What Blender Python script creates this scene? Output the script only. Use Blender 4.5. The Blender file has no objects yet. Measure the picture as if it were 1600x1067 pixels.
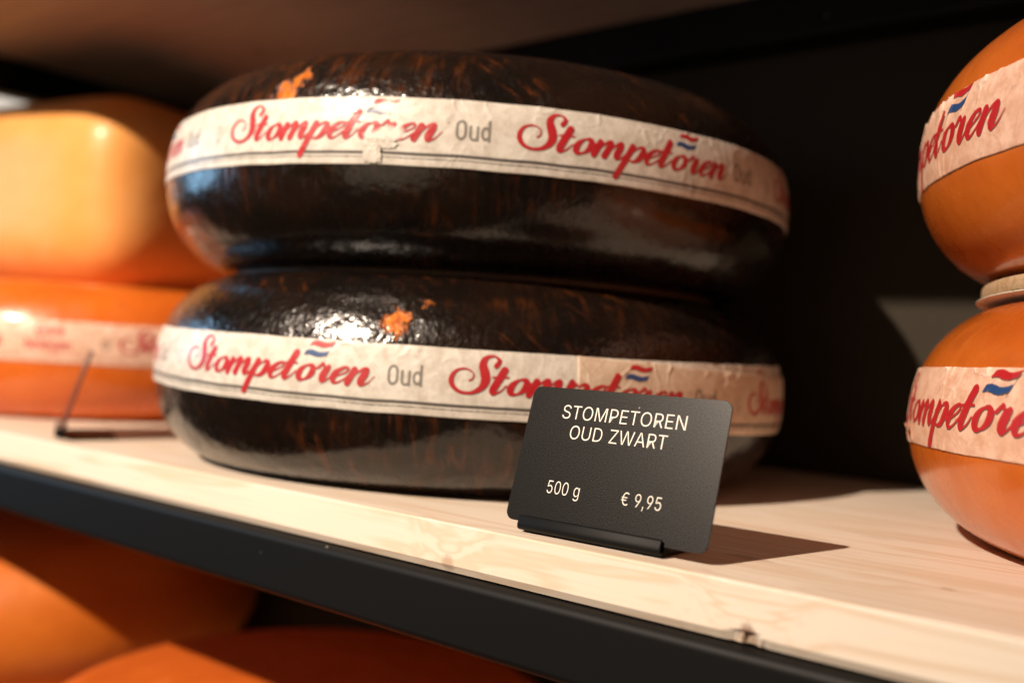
import bpy, math, json
import numpy as np
from mathutils import Matrix, Vector
PI = math.pi
S = bpy.context.scene
COL = S.collection

# ------------------------------------------------------------------ camera
cd = bpy.data.cameras.new('camera'); cam = bpy.data.objects.new('camera', cd); COL.objects.link(cam)
CP = np.array([0.18969, -0.28783, 0.06458])
Rv = Vector((0.78543729, 0.61587782, 0.06150417)); Uv = Vector((-0.03493563, -0.05509761, 0.99786961)); Fv = Vector((-0.6179545, 0.78591269, 0.02175963))
M = Matrix((Rv, Uv, -Fv)).transposed().to_4x4(); M.translation = Vector(CP); cam.matrix_world = M
cd.sensor_width = 36.0; cd.lens = 1508.33 / 1600 * 36; cd.clip_start = 0.01; cd.clip_end = 50
cd.dof.use_dof = True; cd.dof.focus_distance = 0.365; cd.dof.aperture_fstop = 4.2; cd.dof.aperture_blades = 0
S.camera = cam
S.view_settings.view_transform = 'Standard'; S.view_settings.look = 'None'; S.view_settings.exposure = 0; S.view_settings.gamma = 1

# ------------------------------------------------------------------ world and lamps
W = bpy.data.worlds.new('World'); S.world = W; W.use_nodes = True
W.node_tree.nodes['Background'].inputs[0].default_value = (0.9, 0.62, 0.42, 1)
W.node_tree.nodes['Background'].inputs[1].default_value = 0.03

def aim(o, tgt):
    d = Vector(tgt) - o.location
    o.rotation_euler = d.to_track_quat('-Z', 'Y').to_euler()
def lamp(name, kind, loc, tgt, power, col, **kw):
    l = bpy.data.lights.new(name, kind); l.energy = power; l.color = col
    for k, v in kw.items(): setattr(l, k, v)
    o = bpy.data.objects.new(name, l); COL.objects.link(o); o.location = loc; aim(o, tgt); return o
lamp('track_spot', 'SPOT', (-0.35, -1.45, 1.16), (-0.36, 0.05, 0.06), 302, (1.0, 0.815, 0.65), shadow_soft_size=0.019, spot_size=math.radians(52), spot_blend=1.0)
lamp('shop_window', 'AREA', (-2.2, -0.62, 0.40), (-0.3, 0.05, 0.1), 7.5, (0.36, 0.68, 1.0), shape='RECTANGLE', size=0.8, size_y=0.6)
lamp('overhead_fill', 'AREA', (0.3, -2.2, 1.9), (0.0, 0.1, 0.1), 1.6, (1.0, 0.78, 0.55), shape='RECTANGLE', size=2.0, size_y=1.0)  # added overhead fill for ambient light, no fitting of the shop

lamp('low_fill', 'AREA', (0.15, -1.6, -0.10), (0.1, 0.1, 0.12), 1.8, (1.0, 0.78, 0.54), shape='RECTANGLE', size=0.9, size_y=0.7)

# ------------------------------------------------------------------ helpers
def link(name, me, mat=None, parent=None, smooth=True):
    o = bpy.data.objects.new(name, me); COL.objects.link(o)
    if mat: me.materials.append(mat)
    if parent: o.parent = parent
    if smooth and len(me.polygons): me.polygons.foreach_set('use_smooth', [True] * len(me.polygons))
    return o
def mesh(name, v, f):
    me = bpy.data.meshes.new(name); me.from_pydata([tuple(map(float, p)) for p in v], [], f); me.update(); return me
def gridmesh(name, V, wrap=False):
    n, m, _ = V.shape
    me = bpy.data.meshes.new(name)
    idx = np.arange(n * m).reshape(n, m)
    a = idx[:-1, :-1]; b = idx[1:, :-1]; c = idx[1:, 1:]; d = idx[:-1, 1:]
    q = np.stack([a, b, c, d], -1).reshape(-1, 4)
    if wrap:
        q = np.concatenate([q, np.stack([idx[-1, :-1], idx[0, :-1], idx[0, 1:], idx[-1, 1:]], -1)])
    me.vertices.add(n * m); me.vertices.foreach_set('co', V.reshape(-1).astype(np.float32))
    me.loops.add(len(q) * 4); me.loops.foreach_set('vertex_index', q.reshape(-1).astype(np.int32))
    me.polygons.add(len(q)); me.polygons.foreach_set('loop_start', (np.arange(len(q)) * 4).astype(np.int32))
    me.update(calc_edges=True); me.validate(); return me
def attr(me, name, arr):
    a = me.attributes.new(name, 'FLOAT', 'POINT'); a.data.foreach_set('value', np.asarray(arr, np.float32).reshape(-1))
def tag(o, label, cat, group=None):
    o['label'] = label; o['category'] = cat
    if group: o['group'] = group
    return o
def empty(name, loc, rz=0):
    o = bpy.data.objects.new(name, None); COL.objects.link(o); o.location = loc; o.rotation_euler = (0, 0, rz); o.empty_display_size = .02; return o
def box(name, lo, hi, mat, parent=None, bev=0.0, seg=3):
    x0, y0, z0 = lo; x1, y1, z1 = hi
    v = [(x0,y0,z0),(x1,y0,z0),(x1,y1,z0),(x0,y1,z0),(x0,y0,z1),(x1,y0,z1),(x1,y1,z1),(x0,y1,z1)]
    f = [(0,3,2,1),(4,5,6,7),(0,1,5,4),(1,2,6,5),(2,3,7,6),(3,0,4,7)]
    me = mesh(name, v, f)
    o = link(name, me, mat, parent, smooth=bool(bev))
    if bev:
        md = o.modifiers.new('bevel', 'BEVEL'); md.width = bev; md.segments = seg; md.limit_method = 'ANGLE'; md.harden_normals = True
    return o
_rng = np.random.default_rng(7)
def vnoise(x, y, seed):
    """smooth value noise, period large"""
    r = np.random.default_rng(seed).random((128, 128))
    xi = np.floor(x).astype(int); yi = np.floor(y).astype(int); fx = x - xi; fy = y - yi
    fx = fx * fx * (3 - 2 * fx); fy = fy * fy * (3 - 2 * fy)
    g = lambda a, b: r[a % 128, b % 128]
    return (g(xi, yi) * (1 - fx) + g(xi + 1, yi) * fx) * (1 - fy) + (g(xi, yi + 1) * (1 - fx) + g(xi + 1, yi + 1) * fx) * fy
def fbm(x, y, seed, o=3):
    t = 0; a = .5
    for k in range(o): t = t + a * (vnoise(x, y, seed + k) - .5); x = x * 2.03; y = y * 2.03; a *= .5
    return t

# ------------------------------------------------------------------ lettering: brush strokes turned into distance fields
def cr(P, n=26):
    P = np.array(P, float); Q = np.vstack([2 * P[0] - P[1], P, 2 * P[-1] - P[-2]]); out = []
    for i in range(1, len(Q) - 2):
        t = np.linspace(0, 1, n, endpoint=False)[:, None]; a, b, c, d = Q[i-1], Q[i], Q[i+1], Q[i+2]
        out.append(.5 * (2*b + (c-a)*t + (2*a-5*b+4*c-d)*t*t + (3*b-a-3*c+d)*t**3))
    out.append(P[-1:]); return np.vstack(out)
def ell(cx, cy, rx, ry, wt, wn, a0=0, a1=2*PI, n=90):
    a = np.linspace(a0, a1, n); return np.stack([cx + rx*np.cos(a), cy + ry*np.sin(a), wn + (wt - wn) * np.abs(np.cos(a - .35))**1.5], 1)
def line(P, n=40):
    P = np.array(P, float); t = np.linspace(0, 1, n)[:, None]; out = []
    for a, b in zip(P[:-1], P[1:]): out.append(a + (b - a) * t)
    return np.vstack(out)
def script_logo():
    sh = .56
    st = []
    def add(x0, pts): q = pts.copy(); q[:, 0] = x0 + q[:, 0] + sh * q[:, 1]; st.append(q)
    # capital S, already slanted
    s_ = cr([(2.30,1.62,.15),(2.46,1.92,.12),(2.20,2.17,.06),(1.80,2.06,.13),(1.62,1.68,.22),(1.72,1.22,.27),(1.78,.76,.26),(1.56,.30,.17),(1.06,.02,.10),
             (.52,.06,.10),(.14,.38,.14),(.06,.82,.14),(.30,1.24,.09),(.76,1.38,.055),(1.14,1.16,.05),(1.14,.86,.05),(.96,.70,.05)], 40)
    s_[:, 0] *= 1.12; st.append(s_)
    W_, N_ = .222, .05
    def stem(x0, x, y0, y1, w=W_): add(x0, line([(x, y0, w), (x, y1, w)]))
    def exitc(x0, x, y=.30, reach=.55, top=.55): add(x0, cr([(x, y, W_), (x + .04, .14, .16), (x + .22, .03, .075), (x + reach*.8, .24, N_), (x + reach, top, N_ * .8)]))
    def bar(x0): add(x0, cr([(-.34,.97,.05),(.1,1.0,.06),(.56,1.0,.06)]))
    def o(x): add(x, ell(.52, .5, .41, .44, .205, .065))
    def e(x): add(x, cr([(.20,.36,N_),(.48,.50,N_),(.76,.72,.06),(.74,.94,.075),(.50,.96,.085),(.24,.74,.14),(.14,.40,.20),(.28,.10,.13),(.54,.04,.07),(.82,.24,N_),(1.0,.5,N_)]))
    def arch(x, a, b): add(x, cr([(a + .04, .20, N_), (a + .16, .56, N_), (a + .36, .90, .07), (b - .05, .95, .15), (b, .68, W_)]))
    x = 2.18
    stem(x, .10, 1.40, .32); exitc(x, .10, .34, .62); bar(x); x += .92                                                  # t
    o(x); add(x, cr([(.92,.74,N_),(1.08,.68,N_),(1.26,.84,N_)])); x += 1.26                                              # o
    stem(x, .10, .86, .10, .2); arch(x, .12, .78); stem(x, .78, .70, .10, .205); arch(x, .80, 1.46); stem(x, 1.46, .70, .32); exitc(x, 1.46, .34, .58); x += 2.06   # m
    stem(x, .12, .92, -.95, .20); add(x, cr([(.18,.20,N_),(.34,.66,N_),(.60,.94,.08),(.90,.86,.17),(.97,.50,.205),(.84,.14,.14),(.56,.02,.07),(.30,.10,N_)])); x += 1.26   # p
    e(x); x += 1.10
    stem(x, .10, 1.60, .32); exitc(x, .10, .34, .62); bar(x); XT = x; x += .92                                          # tall t
    o(x); add(x, cr([(.94,.74,N_),(1.08,.80,N_),(1.20,1.0,N_)])); x += 1.18                                              # o
    add(x, cr([(.0,.76,N_),(.14,1.06,.10),(.30,.92,.06),(.48,.90,.07),(.62,.92,.12),(.58,.66,.19)])); stem(x, .56, .7, .32); exitc(x, .56, .34, .55); x += 1.08   # r
    e(x); x += 1.10
    stem(x, .08, .86, .10, .2); arch(x, .10, .80); stem(x, .80, .70, .32); add(x, cr([(.80,.32,W_),(.84,.13,.16),(1.02,.03,.075),(1.28,.22,.045),(1.44,.62,.03)]))
    xe = x + 1.44 + sh * .62
    return st, XT, xe, sh
ST, XT, XE, SH = script_logo()
RES = .035
gx = np.arange(-.6, XE + 1.0, RES); gy = np.arange(-1.4, 2.7, RES)
GX, GY = np.meshgrid(gx, gy, indexing='ij')
LOGO = np.full(GX.shape, 9.0)
for q in ST:
    lo = q[:, 0].min() - .8; hi = q[:, 0].max() + .8
    i0, i1 = np.searchsorted(gx, [lo, hi])
    sub = LOGO[i0:i1]
    for k0 in range(0, len(q), 60):
        c = q[k0:k0+60]
        d = np.sqrt((GX[i0:i1, :, None] - c[:, 0])**2 + (GY[i0:i1, :, None] - c[:, 1])**2) - c[:, 2]
        np.minimum(sub, d.min(-1), out=sub)
def flag_sdf(y0, thick):
    # wavy stripe in slanted coordinates, right of the tall t
    u = GX - (XT + .55) - SH * GY
    cy = y0 + .075 * np.sin((u) * 4.0 + .3) + .05 * u
    return np.maximum(np.abs(GY - cy) - thick, np.abs(u - .82) - .76) * .9
FR = flag_sdf(2.16, .15); FB = flag_sdf(1.60, .15)
POLE = np.maximum(np.abs(GX - (XT + .55) - SH * GY - 1.60) - .03, np.abs(GY - 1.75) - .46)
REDF = np.minimum(LOGO, FR)
def samp(F, x, y):
    fx = (x - gx[0]) / RES; fy = (y - gy[0]) / RES
    ins = (fx >= 0) & (fx < len(gx) - 1.001) & (fy >= 0) & (fy < len(gy) - 1.001)
    fx = np.clip(fx, 0, len(gx) - 1.001); fy = np.clip(fy, 0, len(gy) - 1.001)
    i = fx.astype(int); j = fy.astype(int); fx = fx - i; fy = fy - j
    v = (F[i, j]*(1-fx) + F[i+1, j]*fx)*(1-fy) + (F[i, j+1]*(1-fx) + F[i+1, j+1]*fx)*fy
    return np.where(ins, v, 9.0)
def arc(cx, cy, rx, ry, a0, a1, n=40):
    a = np.radians(np.linspace(a0, a1, n)); return np.stack([cx + rx*np.cos(a), cy + ry*np.sin(a)], 1)
def ln(*p): return line([(a, b) for a, b in p], 24)
# plain narrow sans letters: list of centre lines, and an advance, x-height .7
SANS = {
 'O': ([arc(.27,.66,.21,.28,0,180), ln((.06,.66),(.06,.34)), arc(.27,.34,.21,.28,180,360), ln((.48,.34),(.48,.66))], .66),
 'u': ([ln((.06,.70),(.06,.25)), arc(.24,.25,.18,.2,180,360), ln((.42,.70),(.42,.05))], .58),
 'd': ([arc(.24,.40,.18,.28,0,360), ln((.42,1.0),(.42,.05))], .6),
 'E': ([ln((.06,.05),(.06,.95)), ln((.06,.95),(.44,.95)), ln((.06,.5),(.40,.5)), ln((.06,.05),(.44,.05))], .56),
 'x': ([ln((.04,.05),(.40,.70)), ln((.04,.70),(.40,.05))], .5),
 't': ([ln((.16,.92),(.16,.2)), arc(.28,.2,.12,.15,180,280), ln((.02,.70),(.32,.70))], .4),
 'r': ([ln((.06,.05),(.06,.70)), arc(.24,.48,.18,.22,60,170)], .38),
 'a': ([arc(.22,.24,.17,.19,0,360), ln((.40,.05),(.40,.5)), arc(.23,.5,.17,.2,0,150)], .55),
 'b': ([arc(.25,.38,.18,.31,0,360), ln((.06,1.0),(.06,.05))], .58),
 'e': ([arc(.24,.38,.18,.31,0,310), ln((.06,.38),(.42,.38))], .56),
 'l': ([ln((.08,1.0),(.08,.05))], .26),
 'g': ([arc(.24,.40,.18,.28,0,360), ln((.42,.70),(.42,-.08)), arc(.24,-.08,.18,.18,210,360)], .6),
 'n': ([ln((.06,.05),(.06,.70)), arc(.24,.45,.18,.24,0,170), ln((.42,.45),(.42,.05))], .58),
}
def sans_sdf(txt, s, t, s0, t0, h, wscale=1.0, pen=.062):
    """distance (mm) of points (s,t) mm to text, baseline-left at s0,t0, cap height h"""
    out = np.full(s.shape, 9.0); x = 0
    adv = sum(SANS[c][1] for c in txt) * h * wscale
    m = (s > s0 - 2) & (s < s0 + adv + 2) & (t > t0 - .4*h) & (t < t0 + 1.3*h)
    if not m.any(): return out
    ss = s[m]; tt = t[m]; best = np.full(ss.shape, 9.0)
    for c in txt:
        for P in SANS[c][0]:
            px = s0 + (x + P[:, 0]) * h * wscale; py = t0 + P[:, 1] * h
            d = np.sqrt((ss[:, None] - px)**2 + (tt[:, None] - py)**2).min(1) - pen * h
            best = np.minimum(best, d)
        x += SANS[c][1]
    out[m] = best; return out
def emblem_sdf(s, t, s0, t0, r):
    d = np.hypot(s - s0, t - t0)
    e = np.abs(d - r) - .28
    for k in range(3):
        a = PI/2 + k * 2*PI/3; cx = s0 + .42*r*math.cos(a); cy = t0 + .42*r*math.sin(a)
        e = np.minimum(e, np.abs(np.hypot(s - cx, t - cy) - .34*r) - .2)
    # little drop tail under the ring
    e = np.minimum(e, np.maximum(np.hypot((s - s0)*1.0, t - (t0 - r - .9)) - .8, -9))
    return np.where(d < 3*r + 4, e, 9.0)

def logo_print(s, t, s0, base, width):
    k = width / (XE + .05)
    x = (s - s0) / k; y = (t - base) / k
    return samp(REDF, x, y) * k, samp(FB, x, y) * k, np.minimum(samp(REDF, x - .045, y + .05), np.minimum(samp(FB, x - .045, y + .05), samp(POLE, x, y))) * k
def reg_print(s, t, sc, tc, r):
    d = np.hypot(s - sc, t - tc); e = np.abs(d - r) - .10
    return np.where(d < r + 3, np.minimum(e, np.maximum(d - r * .42, -(d - r * .18))), 9.0)

def print_old(s, t, shift=0.0):
    """narrow white band of the dark wheels: logo, Oud, logo, Oud, emblem; s in mm from first logo"""
    red = np.full(s.shape, 9.0); blue = red.copy(); blk = red.copy(); gry = red.copy()
    P = 315.0
    for rep in (-2, -1, 0, 1, 2):
        for off in (0, 148):
            s0 = rep * P + off
            if s0 > s.max() + 5 or s0 + 160 < s.min(): continue
            r, b, k = logo_print(s, t, s0, 11.4, 115.0)
            red = np.minimum(red, r); blue = np.minimum(blue, b); blk = np.minimum(blk, k)
            blk = np.minimum(blk, reg_print(s, t, s0 + 117.2, 11.4 + 8.6, .55))
            gry = np.minimum(gry, sans_sdf('Oud', s, t, s0 + 120.5, 12.4, 9.0, 1.0, .078))
        gry = np.minimum(gry, emblem_sdf(s, t, rep * P + 304, 16.8, 3.4) + .04)
    blk = np.minimum(blk, np.minimum(np.abs(t - 5.3) - .78, np.abs(t - 3.4) - .32))
    return dict(red=red, blue=blue, blk=blk, gry=gry)
def print_young(s, t, s0s):
    red = np.full(s.shape, 9.0); blue = red.copy(); blk = red.copy(); gry = red.copy()
    for s0 in s0s:
        r, b, k = logo_print(s, t, s0, 9.2, 141.0)
        red = np.minimum(red, r); blue = np.minimum(blue, b); blk = np.minimum(blk, k)
        blk = np.minimum(blk, reg_print(s, t, s0 + 143.6, 9.2 + 12.6, .95))
    return dict(red=red, blue=blue, blk=blk, gry=gry)
def print_mature(s, t):
    red = np.full(s.shape, 9.0); blue = red.copy(); blk = red.copy(); gry = red.copy()
    for s0 in (-286, -90, 110, 330):
        r, b, k = logo_print(s, t, s0, 10.2, 116.0)
        red = np.minimum(red, r); blue = np.minimum(blue, b); blk = np.minimum(blk, k)
    for c in (-139, 65):
        red = np.minimum(red, sans_sdf('Extra', s, t, c - 9.5, 19.2, 8.4, 1.0, .08)); red = np.minimum(red, sans_sdf('belegen', s, t, c - 16, 9.0, 8.4, 1.05, .08))
        gry = np.minimum(gry, emblem_sdf(s, t, c + 39, 15.5, 3.6) - .1)
    red = np.minimum(red, np.abs(t - 5.0) - .3); gry = np.minimum(gry, np.abs(t - 4.0) - .25)
    return dict(red=red, blue=blue, blk=blk, gry=gry)

# ------------------------------------------------------------------ materials
def nodes(name):
    m = bpy.data.materials.new(name); m.use_nodes = True; nt = m.node_tree; b = nt.nodes['Principled BSDF']; return m, nt, b
def N(nt, t, **kw):
    n = nt.nodes.new(t)
    for k, v in kw.items():
        if k.startswith('i_'):
            key = k[2:]; key = int(key) if key.isdigit() else key.replace('_', ' ')
            n.inputs[key].default_value = v
        else: setattr(n, k, v)
    return n
def L(nt, a, b): nt.links.new(a, b)
def math_(nt, op, a, b=None, c=None):
    n = N(nt, 'ShaderNodeMath', operation=op)
    for i, x in enumerate((a, b, c)):
        if x is None: continue
        if isinstance(x, (int, float)): n.inputs[i].default_value = x
        else: L(nt, x, n.inputs[i])
    return n.outputs[0]
def mix(nt, fac, a, b):
    n = N(nt, 'ShaderNodeMix', data_type='RGBA')
    for s_, x in ((0, fac), (6, a), (7, b)):
        if isinstance(x, tuple): n.inputs[s_].default_value = (*x, 1) if len(x) == 3 else x
        elif isinstance(x, (int, float)): n.inputs[s_].default_value = x
        else: L(nt, x, n.inputs[s_])
    return n.outputs[2]
def ramp(nt, x, lo, hi, a=0.0, b=1.0):
    n = N(nt, 'ShaderNodeMapRange', interpolation_type='SMOOTHSTEP'); L(nt, x, n.inputs[0])
    n.inputs[1].default_value = lo; n.inputs[2].default_value = hi; n.inputs[3].default_value = a; n.inputs[4].default_value = b; return n.outputs[0]
def at(nt, name): return N(nt, 'ShaderNodeAttribute', attribute_name=name).outputs['Fac']
def noise(nt, vec, scale, detail=3, rough=.5, dist=0.0):
    n = N(nt, 'ShaderNodeTexNoise'); n.inputs['Scale'].default_value = scale; n.inputs['Detail'].default_value = detail; n.inputs['Roughness'].default_value = rough; n.inputs['Distortion'].default_value = dist
    if vec is not None: L(nt, vec, n.inputs['Vector'])
    return n.outputs['Fac']
def objco(nt, scale=(1, 1, 1), rot=(0, 0, 0)):
    t = N(nt, 'ShaderNodeTexCoord'); m = N(nt, 'ShaderNodeMapping'); L(nt, t.outputs['Object'], m.inputs[0]); m.inputs['Scale'].default_value = scale; m.inputs['Rotation'].default_value = rot; return m.outputs[0]
def bump(nt, b, h, strength, dist, prev=None):
    n = N(nt, 'ShaderNodeBump'); n.inputs['Strength'].default_value = strength; n.inputs['Distance'].default_value = dist; L(nt, h, n.inputs['Height'])
    if prev is not None: L(nt, prev, n.inputs['Normal'])
    if b is not None: L(nt, n.outputs[0], b.inputs['Normal'])
    return n.outputs[0]

def mat_dark_rind(name, patches, seed):
    m, nt, b = nodes(name)
    cu = N(nt, 'ShaderNodeCombineXYZ'); L(nt, at(nt, 'u'), cu.inputs[0]); L(nt, at(nt, 'v'), cu.inputs[1]); cu.inputs[2].default_value = seed
    def uv(sx, sy, rot):
        mp = N(nt, 'ShaderNodeMapping'); mp.inputs['Scale'].default_value = (sx, sy, 1); mp.inputs['Rotation'].default_value = (0, 0, rot); L(nt, cu.outputs[0], mp.inputs[0]); return mp.outputs[0]
    n1 = noise(nt, uv(190, 38, .0), 1, 4, .6, .6)            # brush streaks down the side
    r1 = N(nt, 'ShaderNodeMapping'); r1.inputs['Rotation'].default_value = (0, 0, .75); L(nt, cu.outputs[0], r1.inputs[0])
    r2 = N(nt, 'ShaderNodeMapping'); r2.inputs['Scale'].default_value = (45, 210, 1); L(nt, r1.outputs[0], r2.inputs[0])
    n2 = noise(nt, r2.outputs[0], 1, 3, .6, .4)              # slanting streaks
    big = noise(nt, uv(22, 26, 0), 1, 3, .55)
    s1 = math_(nt, 'MULTIPLY', ramp(nt, n1, .46, .80), ramp(nt, noise(nt, uv(9, 16, 0), 1, 3, .6), .47, .66))
    s2 = math_(nt, 'MULTIPLY', math_(nt, 'MULTIPLY', ramp(nt, n2, .54, .76), ramp(nt, noise(nt, uv(30, 30, 0), 1, 2), .48, .66)), ramp(nt, at(nt, 'v'), .012, .034, .25, 1.0))
    s = math_(nt, 'MAXIMUM', s1, s2)
    col = mix(nt, ramp(nt, big, .3, .75), (.0045, .0034, .003), (.0125, .0062, .0036))
    col = mix(nt, math_(nt, 'MULTIPLY', s, .50), col, (.20, .050, .008))
    # places where the dark coating has come off
    wx = math_(nt, 'MULTIPLY', math_(nt, 'SUBTRACT', noise(nt, uv(120, 120, 0), 1, 4, .7), .5), .026)
    wy = math_(nt, 'MULTIPLY', math_(nt, 'SUBTRACT', noise(nt, uv(140, 90, 1.), 1, 4, .7), .5), .026)
    chip = None
    for (pu, pv, ru, rv, op) in patches:
        du = math_(nt, 'DIVIDE', math_(nt, 'ADD', math_(nt, 'SUBTRACT', at(nt, 'u'), pu), wx), ru)
        dv = math_(nt, 'DIVIDE', math_(nt, 'ADD', math_(nt, 'SUBTRACT', at(nt, 'v'), pv), wy), rv)
        d = math_(nt, 'SQRT', math_(nt, 'ADD', math_(nt, 'MULTIPLY', du, du), math_(nt, 'MULTIPLY', dv, dv)))
        mk = math_(nt, 'MULTIPLY', ramp(nt, d, 1.15, .55), op)
        chip = mk if chip is None else math_(nt, 'MAXIMUM', chip, mk)
        col = mix(nt, mk, col, mix(nt, ramp(nt, noise(nt, uv(260, 200, 0), 1, 3, .6), .35, .65), (.40, .085, .010), (.70, .21, .026)))
    L(nt, col, b.inputs['Base Color'])
    L(nt, ramp(nt, noise(nt, uv(300, 260, 0), 1, 3), .3, .7, .17, .30), b.inputs['Roughness'])
    sc = math_(nt, 'MULTIPLY', ramp(nt, noise(nt, uv(40, 60, .4), 1, 4, .65), .50, .68), ramp(nt, noise(nt, uv(500, 90, .8), 1, 3, .6), .42, .62))
    L(nt, math_(nt, 'ADD', ramp(nt, noise(nt, uv(300, 260, 0), 1, 3), .3, .7, .17, .28), math_(nt, 'MULTIPLY', sc, .22)), b.inputs['Roughness'])
    b.inputs['Coat Weight'].default_value = .22; b.inputs['Coat Roughness'].default_value = .10
    b.inputs['Specular IOR Level'].default_value = .5
    vt = ramp(nt, at(nt, 'v'), -.02, .02, .3, 1.0)
    h0 = bump(nt, None, math_(nt, 'SUBTRACT', 1.0, chip), .8, .0012)
    h1 = bump(nt, None, math_(nt, 'MULTIPLY', vt, noise(nt, uv(150, 190, 0), 1, 2, .5)), .45, .0012, h0)
    h2 = bump(nt, None, math_(nt, 'MULTIPLY', vt, noise(nt, uv(400, 330, 0), 1, 2, .5)), .65, .0006, h1)
    h3 = bump(nt, b, noise(nt, uv(35, 45, 0), 1, 2), .5, .003, h2)
    L(nt, h2, b.inputs['Coat Normal'])
    return m
def mat_orange(name, col, col2, rough=.3, bumpy=.25, sss=.0, coat=.3):
    m, nt, b = nodes(name)
    n = noise(nt, objco(nt, (1, 1, 1.6)), 14, 4, .55)
    st = noise(nt, objco(nt, (60, 60, 9)), 1, 3, .6, .5)
    c = mix(nt, ramp(nt, n, .3, .7), col, col2)
    c = mix(nt, ramp(nt, st, .60, .78, 0, .30), c, tuple(x * .55 for x in col2))
    sf = math_(nt, 'MULTIPLY', ramp(nt, noise(nt, objco(nt, (1, 1, 1), (.4, .2, .9)), 26, 5, .7, .8), .56, .70), ramp(nt, noise(nt, objco(nt, (30, 30, 260), (.3, .1, 0)), 1, 3, .6), .48, .66))
    c = mix(nt, math_(nt, 'MULTIPLY', sf, .38), c, (min(1, col[0] * 1.12), col[1] * 1.7, col[2] * 3.5))
    pt = N(nt, 'ShaderNodeTexVoronoi'); pt.inputs['Scale'].default_value = 150; L(nt, objco(nt), pt.inputs['Vector'])
    pit = math_(nt, 'MULTIPLY', ramp(nt, pt.outputs['Distance'], .16, .05), ramp(nt, noise(nt, objco(nt), 40, 2), .52, .64))
    c = mix(nt, math_(nt, 'MULTIPLY', pit, .4), c, tuple(x * .4 for x in col2))
    L(nt, c, b.inputs['Base Color']); b.inputs['Coat Weight'].default_value = coat; b.inputs['Specular IOR Level'].default_value = .5 if coat > .1 else .28; b.inputs['Coat Roughness'].default_value = .12
    L(nt, math_(nt, 'ADD', ramp(nt, st, .3, .7, rough - .06, rough + .1), math_(nt, 'MULTIPLY', sf, .18)), b.inputs['Roughness'])
    if sss: b.inputs['Subsurface Weight'].default_value = sss; b.inputs['Subsurface Radius'].default_value = (.012, .005, .002); b.inputs['Subsurface Scale'].default_value = 1.0
    h = bump(nt, None, noise(nt, objco(nt), 95, 3, .5), bumpy, .0012)
    h = bump(nt, b, noise(nt, objco(nt), 22, 2, .5), .35, .003, h)
    return m
def mat_label(name, paper, blot, ridge, redc=(.46, .006, .013), rough=.52):
    m, nt, b = nodes(name)
    n = noise(nt, objco(nt), 150, 5, .68); n2 = noise(nt, objco(nt), 45, 4, .6)
    c = mix(nt, ramp(nt, n, .36, .66), paper, blot)
    c = mix(nt, ramp(nt, n2, .50, .72, 0, .45), c, blot)
    fib = noise(nt, objco(nt), 520, 3, .7)
    c = mix(nt, ramp(nt, fib, .60, .74, 0, .35), c, tuple(x * .55 for x in blot))
    c = mix(nt, ramp(nt, at(nt, 'crease'), .15, .9, 0, .75), c, ridge)
    ws = math_(nt, 'ADD', .02, math_(nt, 'MULTIPLY', math_(nt, 'SUBTRACT', fib, .5), .35))
    def ink(c, a, colr, op):
        d = math_(nt, 'ADD', at(nt, a), ws)
        return mix(nt, math_(nt, 'MULTIPLY', ramp(nt, d, .12, -.12), op), c, colr)
    c = ink(c, 'gry', (.10, .088, .075), .80)
    c = ink(c, 'blk', (.020, .014, .013), .88)
    c = ink(c, 'red', redc, .93)
    c = ink(c, 'blue', (.008, .055, .19), .93)
    c = mix(nt, ramp(nt, at(nt, 'worn_glare'), .2, .95, 0, .9), c, tuple(min(1, x * 1.1) for x in paper))  # print fades to paper at tears and at the painted glare
    L(nt, c, b.inputs['Base Color']); b.inputs['Coat Weight'].default_value = .32; b.inputs['Coat Roughness'].default_value = .20
    L(nt, ramp(nt, n, .3, .7, rough - .1, rough + .12), b.inputs['Roughness'])
    h = bump(nt, None, n, .35, .0006)
    h = bump(nt, b, n2, .4, .0014, h)
    return m
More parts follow.
